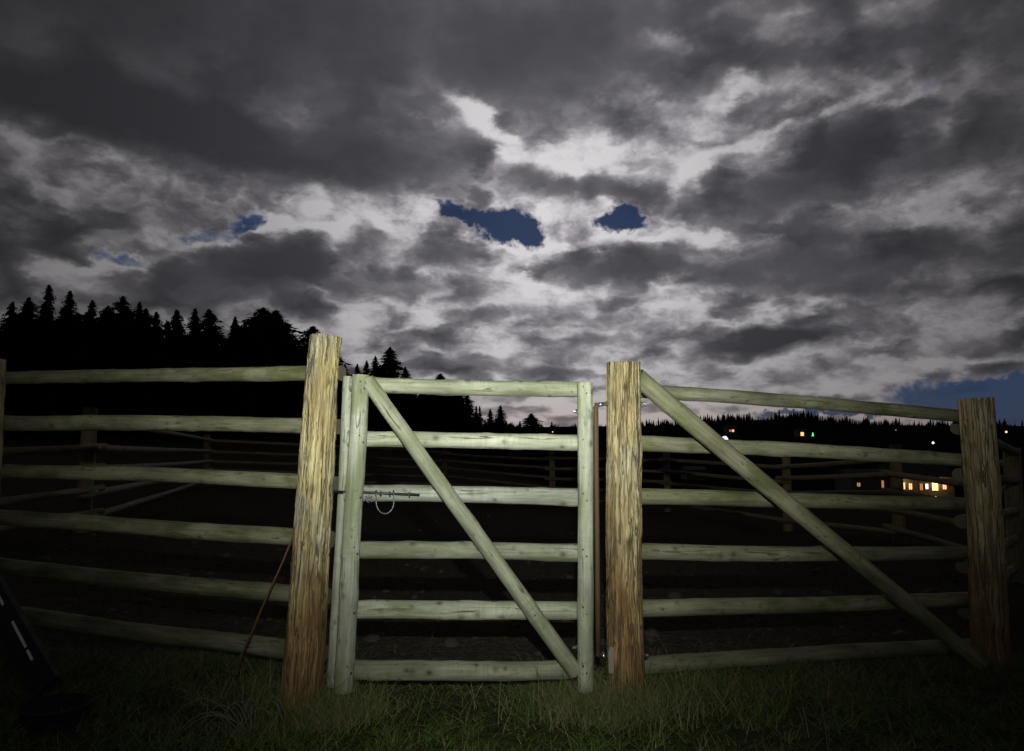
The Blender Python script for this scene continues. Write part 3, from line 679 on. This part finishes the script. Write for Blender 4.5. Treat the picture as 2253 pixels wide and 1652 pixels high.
def grass():
    rng = np.random.RandomState(4)
    n = 260000
    x = rng.uniform(-4.2, 4.2, n); y = rng.uniform(1.6, 4.6, n)
    d = fbm(x * 1.6, y * 1.6, 5.1, 3); clump = fbm(x * 7, y * 7, 2.1, 2)
    # worn strip under the gate, thin turf inside the pen
    fy = 3.25 + .22 * np.abs(x) - .1
    worn = np.exp(-(((x + .28) / .42) ** 2 + ((y - 3.25) / .38) ** 2))
    keep = rng.uniform(size=n) < np.clip(.55 + 1.1 * d + 1.1 * clump, .06, 1) * (1 - .9 * worn) * np.where(y > fy + .25, .03 * np.exp(-(y - fy) * 1.5), 1)
    x, y, d, clump, fy = x[keep], y[keep], d[keep], clump[keep], fy[keep]; n = len(x)
    near = np.exp(-((y - fy) / .22) ** 2)
    h = (.020 + .03 * rng.uniform(size=n) ** 2 + .055 * np.clip(clump + .1, 0, 1)) * (1 + .8 * near)
    straw = rng.uniform(size=n) < (.10 + .20 * near + .22 * np.clip(-d, 0, 1))
    tone = np.where(straw, rng.uniform(.70, 1.0, n) ** 1.2, rng.uniform(0, .66, n))
    tone = np.where(straw & (rng.uniform(size=n) < .5), .72 + .1 * rng.uniform(size=n), tone)
    lean = h * rng.uniform(.2, 1.9, n)
    o = world_obj('grass', blades('grass', x, y, h, lean, rng.uniform(.0014, .0032, n), tone, rng), M_GRASS)
    tag(o, 'short dark grass in front of the fence', 'grass', kind='stuff')
    # tall dry stalks round post feet and along the rails
    feet = [(W(665, 1520, 3.08), .26, 900), (W(757, 1535, 3.08), .16, 900), (W(1288, 1537, 3.08), .16, 1000), (W(1377, 1540, 3.12), .24, 1100), (W(1300, 1500, 3.2), .3, 300),
            (W(2160, 1470, 3.8), .35, 320), (W(1240, 1490, 3.3), .2, 260), (W(520, 1490, 3.3), .35, 260), (W(420, 1450, 3.5), .5, 260), (W(1600, 1480, 3.4), .6, 420), (W(1900, 1480, 3.5), .5, 300),
            (W(560, 1580, 2.9), .3, 260), (W(1480, 1540, 3.1), .45, 420), (W(900, 1640, 2.7), 1.2, 220), (W(1900, 1600, 2.8), 1.0, 260), (W(300, 1600, 2.8), .9, 220)]
    X, Y = [], []
    for p, s, k in feet:
        X.append(rng.normal(p.x, s * .6, k)); Y.append(rng.normal(p.y - .02, s * .38, k))
    x, y = np.concatenate(X), np.concatenate(Y); n = len(x)
    h = rng.gamma(2.6, .028, n) + .03; h = np.clip(h, .04, .30)
    tone = np.where(rng.uniform(size=n) < .6, rng.uniform(.68, 1.0, n), rng.uniform(.2, .66, n))
    o = world_obj('dry_grass', blades('dry_grass', x, y, h, h * rng.uniform(.05, .8, n), rng.uniform(.0010, .0020, n), tone, rng), M_GRASS)
    tag(o, 'taller dry grass stalks round the post feet', 'grass', kind='stuff')
    # arching dead stems, one tangled clump left of the gate
    g = Geo(); c0 = W(545, 1585, 2.88); c0.z = 0
    for k in range(16):
        a = rng.uniform(-.9, .9); s = rng.uniform(.06, .17); hgt = rng.uniform(.08, .19); dd = Vector((math.sin(a * 2), .4 * math.cos(a * 3), 0)) * s
        st = c0 + Vector((rng.uniform(-.05, .05), rng.uniform(-.04, .04), -.01))
        g.tube([st + dd * u + Vector((0, 0, hgt * math.sin(math.pi * min(1, u * .5 + .0)) if u < 1 else hgt * math.sin(math.pi * min(1, .5 * u)))) for u in np.linspace(0, 1.85, 9)], [.0022] * 7 + [.0016, .0008], 5)
    tag(g.obj('dead_weed', plain('dead_stem', (.13, .115, .085), .85, 0, .3, 40)), 'arching tangle of dead grey stems in the grass left of the gate', 'weed')
grass()

def clods():
    """hoof-churned clods lying in the pen"""
    rng = np.random.RandomState(21); th = np.linspace(0, 2 * np.pi, 7, endpoint=False); VV = []; FF = []; nb = 0
    n = 600; y = 3.5 + rng.gamma(1.6, 1.9, n); x = rng.uniform(-1, 1, n) * (2.2 + y * .7); z = ground(x, y) + .035 * fbm(x * .9, y * .9, .3, 4) + .02 * fbm(x * 4, y * 4, 1.3, 3)
    for i in range(n):
        r = rng.gamma(2.0, .009) + .007; h = r * rng.uniform(.35, .8); P = []
        for (q, zz) in ((1.0, -.3), (.95, .35), (.55, .85)):
            for a in th: P.append((x[i] + r * q * math.cos(a) * rng.uniform(.75, 1.25), y[i] + r * q * math.sin(a) * rng.uniform(.75, 1.25), z[i] + h * zz * rng.uniform(.8, 1.2)))
        P.append((x[i], y[i], z[i] + h)); VV += P
        for k in range(7):
            k2 = (k + 1) % 7
            for a, b in ((0, 7), (7, 14)): FF += [(nb + a + k, nb + a + k2, nb + b + k2), (nb + a + k, nb + b + k2, nb + b + k)]
            FF.append((nb + 14 + k, nb + 14 + k2, nb + 21))
        nb += 22
    o = world_obj('dirt_clods', np_mesh('dirt_clods', np.array(VV), np.array(FF)), plain('clod_soil', (.042, .037, .029), .95, 0, .4, 30))
    tag(o, 'loose dark clods of churned soil inside the pen', 'soil', kind='stuff')
clods()

# ------------------------------------------------------------------ trees
M_LEAF, t, b = newmat('conifer_foliage')
co = t('ShaderNodeTexCoord', out=3)
t.put(b.inputs['Base Color'], t.ramp(t.noise(co, 1.3, 4, .6), [(0.3, (0.010, 0.014, 0.009)), (0.7, (0.026, 0.034, 0.019))]))
b.inputs['Roughness'].default_value = 1.0; b.inputs['Specular IOR Level'].default_value = 0.0
M_TRUNK = plain('tree_bark', (0.035, 0.028, 0.022), 0.9, 0, 0.4, 6)

def bough_crown(seed, prof, nb=430, droop=.35, ragged=.35, low=.04, spray=1.0):
    """irregular boughs of small needle sprays; prof(t) is the crown radius at height t, unit height"""
    rng = np.random.RandomState(seed); V = []; Fc = []
    lump = rng.uniform(-1, 1, (8, 12))
    for i in range(nb):
        t_ = low + (1 - low) * ((i + rng.uniform(0, 1)) / nb) ** .92; a = rng.uniform(0, 6.283)
        lf = lump[int(a / 6.284 * 8), min(11, int(t_ * 12))]
        L = prof(t_) * (1 + ragged * (.55 * lf + .6 * rng.uniform(-1, 1))) + .006
        dr = droop * rng.uniform(.3, 1.5) * (1.25 - t_); ca, sa = math.cos(a), math.sin(a)
        for q in range(6):
            u0 = .05 + .16 * q; u1 = u0 + .27; um = (u0 + u1) / 2
            z0 = t_ - L * dr * u0 ** 1.4; z1 = t_ - L * dr * u1 ** 1.4 - .005; zm = (z0 + z1) / 2
            w = (.013 + L * .15) * (1.15 - .8 * u1) * rng.uniform(.6, 1.4) * spray; tilt = rng.uniform(-1, 1); dz = -.016 * rng.uniform()
            b0 = len(V)
            V += [(ca * L * u0 - sa * w * .35, sa * L * u0 + ca * w * .35, z0 + tilt * w * .4), (ca * L * u0 + sa * w * .35, sa * L * u0 - ca * w * .35, z0 - tilt * w * .4),
                  (ca * L * um + sa * w, sa * L * um - ca * w, zm - tilt * w + dz), (ca * L * u1, sa * L * u1, z1 + dz * rng.uniform(-.6, 1)), (ca * L * um - sa * w, sa * L * um + ca * w, zm + tilt * w + dz)]
            Fc += [(b0, b0 + 1, b0 + 2), (b0, b0 + 2, b0 + 4), (b0 + 2, b0 + 3, b0 + 4)]
    for k in range(5):
        b0 = len(V); o = rng.uniform(-.006, .006, 2); V += [(o[0] - .004, o[1], .95), (o[0] + .004, o[1], .95), (o[0], o[1] + .002, 1.0 + rng.uniform(-.02, .012))]; Fc.append((b0, b0 + 1, b0 + 2))
    return np_mesh('crown', np.array(V), np.array(Fc), smooth=False)
def trunk_mesh():
    g = Geo(); g.tube([(0, 0, -.06), (0, 0, .1), (.003, .002, .4), (0, 0, .75), (0, 0, .97)], [.022, .016, .012, .006, .002], 8)
    me = mesh('trunk', g.v, g.f); me.materials.append(M_TRUNK); return me
TR = trunk_mesh()
PROF = [lambda t: .165 * (1 - t) ** .68, lambda t: .19 * (1 - t) ** .58, lambda t: .115 * (1 - t) ** .68, lambda t: .24 * (1 - t) ** .65,
        lambda t: .19 * min(1, (1 - t) * 4.0) ** .5 * (.9 + .12 * math.sin(t * 11)), lambda t: .21 * max(0, 1 - max(0, (t - .25) / .75) ** 2.2) ** .7, lambda t: .165 * min(1, (1 - t) * 2.4) ** .7]
ARG = [(760, .3, .75), (800, .2, .9), (640, .3, .85), (900, .25, .8), (900, .35, .7), (950, .25, .5), (760, .35, .9)]
CR = [bough_crown(11 + i, p, a[0], a[1], a[2], .03, .62) for i, (p, a) in enumerate(zip(PROF, ARG))]
CRM = [bough_crown(31 + i, PROF[i], 230, .25, .6, .03, 1.15) for i in (0, 1, 3, 6)]
for c in CR: c.materials.append(M_LEAF)
KIND = {0: 'pointed conifer', 1: 'shaggy conifer', 2: 'slender spire', 3: 'broad conifer', 4: 'round topped tree', 5: 'wide domed tree', 6: 'ragged conifer'}
ORD = ['first', 'second', 'third', 'fourth', 'fifth', 'sixth', 'seventh', 'eighth', 'ninth', 'tenth', 'eleventh', 'twelfth', 'thirteenth', 'fourteenth', 'fifteenth', 'sixteenth', 'seventeenth', 'eighteenth', 'nineteenth', 'twentieth']
rt = random.Random(3)
def tree(px, ptop, D, kind, wf, label, group):
    top = W(px, ptop, D); zb = gz(top.x, D); H = top.z - zb
    o = thing('pine_tree' if kind not in (4, 5) else 'leafy_tree', (top.x, D, zb), label, 'tree', group)
    o.rotation_euler = (rt.uniform(-.03, .03), rt.uniform(-.03, .03), rt.uniform(0, 6.28)); o.scale = (H * wf, H * wf, H)
    link(bpy.data.objects.new('trunk', TR), o); link(bpy.data.objects.new('crown', CR[kind]), o)
sky_trees = [(-14, 672, 2), (27, 664, 6), (65, 653, 1), (115, 626, 2), (149, 638, 0), (202, 660, 2), (243, 672, 3), (282, 652, 1), (303, 663, 2), (322, 678, 6), (355, 686, 2), (396, 680, 0),
             (424, 677, 0), (468, 679, 1), (513, 696, 0), (547, 708, 6), (580, 674, 4), (612, 683, 4), (638, 712, 6), (690, 717, 4), (738, 772, 6), (757, 800, 2)]
for i, (px, py, k) in enumerate(sky_trees):
    pre = ORD[i] if i < 20 else ('last but one' if i == 20 else 'last')
    lab = f'{KIND[k]} in the dark forest, {pre} treetop from the left edge' if i < 20 else f'{KIND[k]} just right of the left gate post, {"nearer the post" if i == 20 else "farther from the post"}'
    tree(px, py, rt.uniform(66, 84), k, rt.uniform(.95, 1.3) * (.85 if k in (4, 5) else 1), lab, 'trees along the left skyline')
mid = [(786, 800, 0, 'small pointed tree above the gate latch stile, leftmost of that clump'), (803, 792, 0, 'second pointed tree of the clump above the gate latch stile'),
       (829, 783, 1, 'shaggy tree left of the tall dome shaped tree above the gate'), (857, 763, 5, 'tall dome shaped dark tree above the top rail of the gate'),
       (889, 806, 6, 'low ragged tree right of the tall dome shaped tree'), (970, 821, 4, 'round treetop just showing over the top gate rail'),
       (930, 838, 3, 'broad dark tree behind the top gate rail, left one'), (1005, 850, 5, 'wide dark tree behind the gate below the top rail'),
       (1028, 866, 1, 'shaggy dark tree at the right end of the near wood'), (1047, 892, 2, 'left one of two slim trees at the end of the wood'),
       (1057, 893, 2, 'right one of two slim trees at the end of the wood'), (1078, 899, 0, 'left tree of the pair standing on the horizon behind the gate'),
       (1103, 891, 1, 'right, taller tree of the pair standing on the horizon behind the gate'), (1125, 929, 0, 'small tree on the horizon, left of two beside the round one'),
       (1142, 926, 0, 'small tree on the horizon, next to the round one'), (1170, 909, 4, 'lone round tree on the horizon behind the gate, rightmost')]
for px, py, k, lab in mid:
    D = 105 if px < 1035 else (165 if px < 1110 else 210)
    D += rt.uniform(-8, 8); wf = 1.0 if k != 5 else 1.0
    if px > 1035: wf *= 1.15
    tree(px, py, D, k, wf, lab, 'trees behind the gate')
# the wood itself, trunk behind trunk, reads as one mass
def wood_mass():
    rng = np.random.RandomState(9); VV = []; FF = []; nb = 0
    prof_x = [-300, 0, 60, 120, 200, 282, 355, 430, 513, 600, 660, 700, 750, 790, 830, 860, 900, 960, 1030, 1060, 1110, 1150, 1185]
    prof_y = [690, 700, 685, 680, 695, 690, 715, 705, 720, 715, 745, 760, 815, 830, 820, 812, 838, 850, 885, 915, 925, 940, 944]
    co_ = []
    for c in CRM:
        v = np.zeros(len(c.vertices) * 3, np.float32); c.vertices.foreach_get('co', v); f = np.zeros(len(c.polygons) * 3, np.int32); c.polygons.foreach_get('vertices', f)
        co_.append((v.reshape(-1, 3), f.reshape(-1, 3)))
    for i in range(330):
        px = rng.uniform(-300, 1180); D = rng.uniform(60, 110) if px < 760 else rng.uniform(100, 130) if px < 1040 else rng.uniform(160, 215)
        py = np.interp(px, prof_x, prof_y) + rng.uniform(-8, 140) * (940 - np.interp(px, prof_x, prof_y)) / 240
        top = W(px, min(py, 938), D); zb = gz(top.x, D) - .3; H = max(2.0, top.z - zb)
        v, f = co_[rng.randint(4)]; keep = None
        w = H * rng.uniform(1.1, 1.7); a = rng.uniform(0, 6.28); ca, sa = math.cos(a), math.sin(a)
        P = np.stack([(v[:, 0] * ca - v[:, 1] * sa) * w + top.x, (v[:, 0] * sa + v[:, 1] * ca) * w + D, v[:, 2] * H + zb], -1)
        VV.append(P); FF.append(f + nb); nb += len(P)
    me = np_mesh('forest', np.concatenate(VV), np.concatenate(FF), smooth=False)
    tag(world_obj('forest', me, M_LEAF), 'dark mass of forest behind the left fence', 'forest', kind='stuff')
wood_mass()

def ridge_forest():
    rng = np.random.RandomState(12); V = []; Q = []
    for i in range(2600):
        az = rng.uniform(-.06, .72); D = rng.uniform(600, 930) if i % 2 else rng.uniform(840, 930)
        x = math.tan(az) * D; y = D
        z = gz(x, y); H = rng.gamma(7, 1.0) * float(np.clip(.8 + .9 * pnoise(az * 60, .5, .5) + .5 * pnoise(az * 190, 3.5, .5), .35, 1.6)); w = H * rng.uniform(.12, .26)
        if az < .16: H *= .6
        n = 6; b0 = len(V); m = 7
        a0 = rng.uniform(0, 6.28)
        # stacked ragged skirts
        for s in range(m):
            t0 = s / m; r0 = w * (1 - t0) ** .9 * rng.uniform(.75, 1.2)
            zc = z - 1 + (H + 1) * t0; bb = len(V)
            for k in range(n):
                a = a0 + 6.283 * k / n + .5 * s; V.append((x + r0 * math.cos(a), y + r0 * math.sin(a), zc - .03 * H * rng.uniform()))
            V.append((x, y, zc + H * .26 if s < m - 1 else z + H * 1.02))
            for k in range(n): Q.append((bb + k, bb + (k + 1) % n, bb + n))
    me = np_mesh('ridge_forest', np.array(V), np.array(Q), smooth=False)
    tag(world_obj('ridge_forest', me, M_LEAF), 'far black conifer forest along the ridge on the right', 'forest', kind='stuff')
ridge_forest()

# ------------------------------------------------------------------ far lights and houses
def glow(name, col, s):
    m, t, b = newmat(name); b.inputs['Base Color'].default_value = (0.5, 0.5, 0.5, 1)
    b.inputs['Emission Color'].default_value = (*col, 1); b.inputs['Emission Strength'].default_value = s
    return m
G_WARM = glow('warm_lamp_light', (1.0, .50, .18), 1.6); G_YEL = glow('yellow_room_light', (1.0, .68, .20), 2.4); G_WHITE = glow('white_lamp_light', (.9, .95, 1.0), 2.0)
G_GREEN = glow('green_lamp_light', (.12, 1.0, .25), 1.6); G_BLUE = glow('violet_white_light', (.55, .55, 1.0), 2.2); G_RED = glow('dim_red_light', (1.0, .25, .14), .7); G_PINK = glow('pink_lamp_light', (1.0, .55, .4), 1.3)
G_DIM = glow('dim_orange_light', (1.0, .40, .15), .55)
M_WALL = plain('house_siding', (0.16, 0.14, 0.12), .85, 0, .2, 4); M_ROOF = plain('dark_roofing', (0.05, 0.045, 0.045), .9, 0, .3, 5); M_FRAME = plain('window_frame_paint', (0.3, 0.29, 0.27), .6, 0, .1, 6)

def house(name, px0, px1, pyb, pyt, wins, label, D=None, depthw=6.0, roof=.45):
    """wins: (px, py, w px, h px, material)"""
    xm = (px0 + px1) / 2
    base_ = hit(xm, pyb) if D is None else W(xm, pyb, D)
    D = base_.y; k = D / F
    global HOUSE_D
    if px0 == 1964: HOUSE_D = D
    w = (px1 - px0) * k; h = (pyb - pyt) * k
    o = thing(name, base_, label, 'house' if name == 'house' else 'shed')
    g = Geo(); g.box(base_ + Vector((0, depthw / 2, h / 2 - .5)), w, depthw, h + 1); g.obj('wall', M_WALL, o, smooth=False)
    g = Geo(); e = .4; rh = w * .16 if w < 8 else 2.0; rh *= roof / .45
    zt = base_.z + h + .003
    x0, x1, y0, y1 = base_.x - w / 2 - e, base_.x + w / 2 + e, base_.y - e, base_.y + depthw + e; ym = (y0 + y1) / 2
    g.v = [Vector(p) for p in ((x0, y0, zt), (x1, y0, zt), (x1, y1, zt), (x0, y1, zt), (x0, ym, zt + rh), (x1, ym, zt + rh))]
    g.f = [(0, 1, 5, 4), (2, 3, 4, 5), (0, 4, 3), (1, 2, 5), (3, 2, 1, 0)]
    g.obj('roof', M_ROOF, o, smooth=False)
    for (wx, wy, ww, wh, m) in wins:
        p = W(wx, wy, D - .03); ww *= k; wh *= k
        g = Geo()
        for sx in (-1, 1): g.box(p + Vector((sx * (ww / 2 + .04), -.01, 0)), .08, .10, wh + .16)
        for sz in (-1, 1): g.box(p + Vector((0, -.012, sz * (wh / 2 + .04))), ww + .002, .09, .08)
        g.box(p + Vector((0, -.006, 0)), .05, .06, wh)
        f = g.obj('window', M_FRAME, o, smooth=False)
        g = Geo(); g.box(p, ww, .02, wh); child_of(f, 'pane', mesh('pane', g.v, g.f, False), m)
house('house', 1964, 2100, 1092, 1050, [(1986, 1069, 10, 14, G_WARM), (2003, 1070, 7, 13, G_WARM), (2027, 1071, 6, 14, G_DIM), (2039, 1070, 6, 11, G_WHITE), (2057, 1070, 13, 17, G_YEL), (2078, 1069, 8, 14, G_WARM)],
      'low house with a row of lit windows left of the farthest right post')
house('shed', 1875, 1957, 1092, 1048, [(1942, 1066, 5, 18, G_DIM), (1889, 1066, 7, 8, G_DIM)], 'dark shed with one tall narrow orange lit door left of the lit house')
house('house', 1512, 1552, 1056, 1034, [(1527, 1043, 4, 6, G_RED), (1538, 1043, 5, 5, G_RED)], 'small far house with two dim red windows below the second fence rail')
house('house', 1598, 1622, 955, 940, [(1607, 947.5, 5, 4, G_RED), (1613, 947.5, 4, 5, G_PINK)], 'hillside house with reddish windows above the violet glowing dome')
house('house', 1755, 1776, 962, 947, [(1765, 954.7, 7, 8, G_WARM)], 'hillside house with one warm window beside the green lit tree')
def lamp(px, py, size, m, label, hgt=None):
    p0 = hit(px, py + 7); D = p0.y; k = D / F
    top = W(px, py, D); o = thing('lamp_post', p0, label, 'lamp')
    Geo().tube([p0 - Vector((0, 0, .5)), top], .06, 6).obj('pole', M_BLACK, o)
    r = size * k / 2; g = Geo()
    g.tube([top + Vector((0, 0, -r)), top + Vector((0, 0, -.5 * r)), top, top + Vector((0, 0, .6 * r)), top + Vector((0, 0, r))], [.25 * r, .85 * r, r, .7 * r, .15 * r], 10).obj('bulb', m, o)
lamp(2053, 974, 5, G_WHITE, 'single white lamp on the dark hillside near the farthest right post')
lamp(1971, 946, 2.5, G_DIM, 'tiny orange lamp on the ridge above the brown pen post')
lamp(2214, 950, 4, G_YEL, 'yellow lamp on the hillside right of the farthest right post')
lamp(1782, 978, 2.5, G_WHITE, 'tiny pale lamp just above the second rail below the green light')
lamp(2059, 1094, 5, G_PINK, 'small pink lamp in front of the lit house')
lamp(1216, 950, 2.6, G_WARM, 'tiny warm lamp on the horizon behind the gate')
# lit green cone (a decorated little tree) and the glowing dome
p0 = hit(1788.5, 960); k = p0.y / F; o = thing('lit_tree', p0, 'small green glowing cone shaped tree of lights on the hillside', 'light')
g = Geo(); hh = 8.5 * k
for s in range(3): g.tube([p0 + Vector((0, 0, hh * (.08 + .28 * s))), p0 + Vector((0, 0, hh * (.48 + .27 * s)))], [2.5 * k * (1 - .25 * s), .3 * k], 10)
g.obj('light_cone', G_GREEN, o); Geo().tube([p0 - Vector((0, 0, .3)), p0 + Vector((0, 0, hh * .1))], .5 * k, 8).obj('trunk', M_TRUNK, o)
p0 = hit(1595, 972); k = p0.y / F; o = thing('glowing_dome', p0, 'violet white glowing dome beside the right brace, brightest of the hillside lights', 'light')
g = Geo(); n = 16
for i in range(7):
    a = i / 6 * math.pi / 2
    for j in range(n): g.v.append(p0 + Vector((8.5 * k * math.cos(a) * math.cos(6.2832 * j / n), 8.5 * k * math.cos(a) * math.sin(6.2832 * j / n), 13 * k * math.sin(a))))
for i in range(6):
    for j in range(n): g.f.append((i * n + j, i * n + (j + 1) % n, (i + 1) * n + (j + 1) % n, (i + 1) * n + j))
dm = g.obj('shell', G_BLUE, o)
g = Geo()
for j in range(0, n, 4):
    pts = [p0 + Vector((8.7 * k * math.cos(a) * math.cos(6.2832 * (j + 2.5) / n), 8.7 * k * math.cos(a) * math.sin(6.2832 * (j + 2.5) / n), 13.2 * k * math.sin(a))) for a in np.linspace(0, 1.5, 8)]
    g.tube(pts, .5 * k, 5)
g.obj('rib', M_BLACK, o)

# added fill lights without fixtures, to warm the lit house wall and yard
for px, py, e_ in ((1995, 1062, 55), (2068, 1061, 110)):
    ll = bpy.data.lights.new('house_fill_light', 'POINT'); ll.energy = e_; ll.color = (1.0, .62, .25); ll.shadow_soft_size = .12
    lo = bpy.data.objects.new('house_fill_light', ll); COL.objects.link(lo); lo.location = W(px, py, HOUSE_D - 1.1)
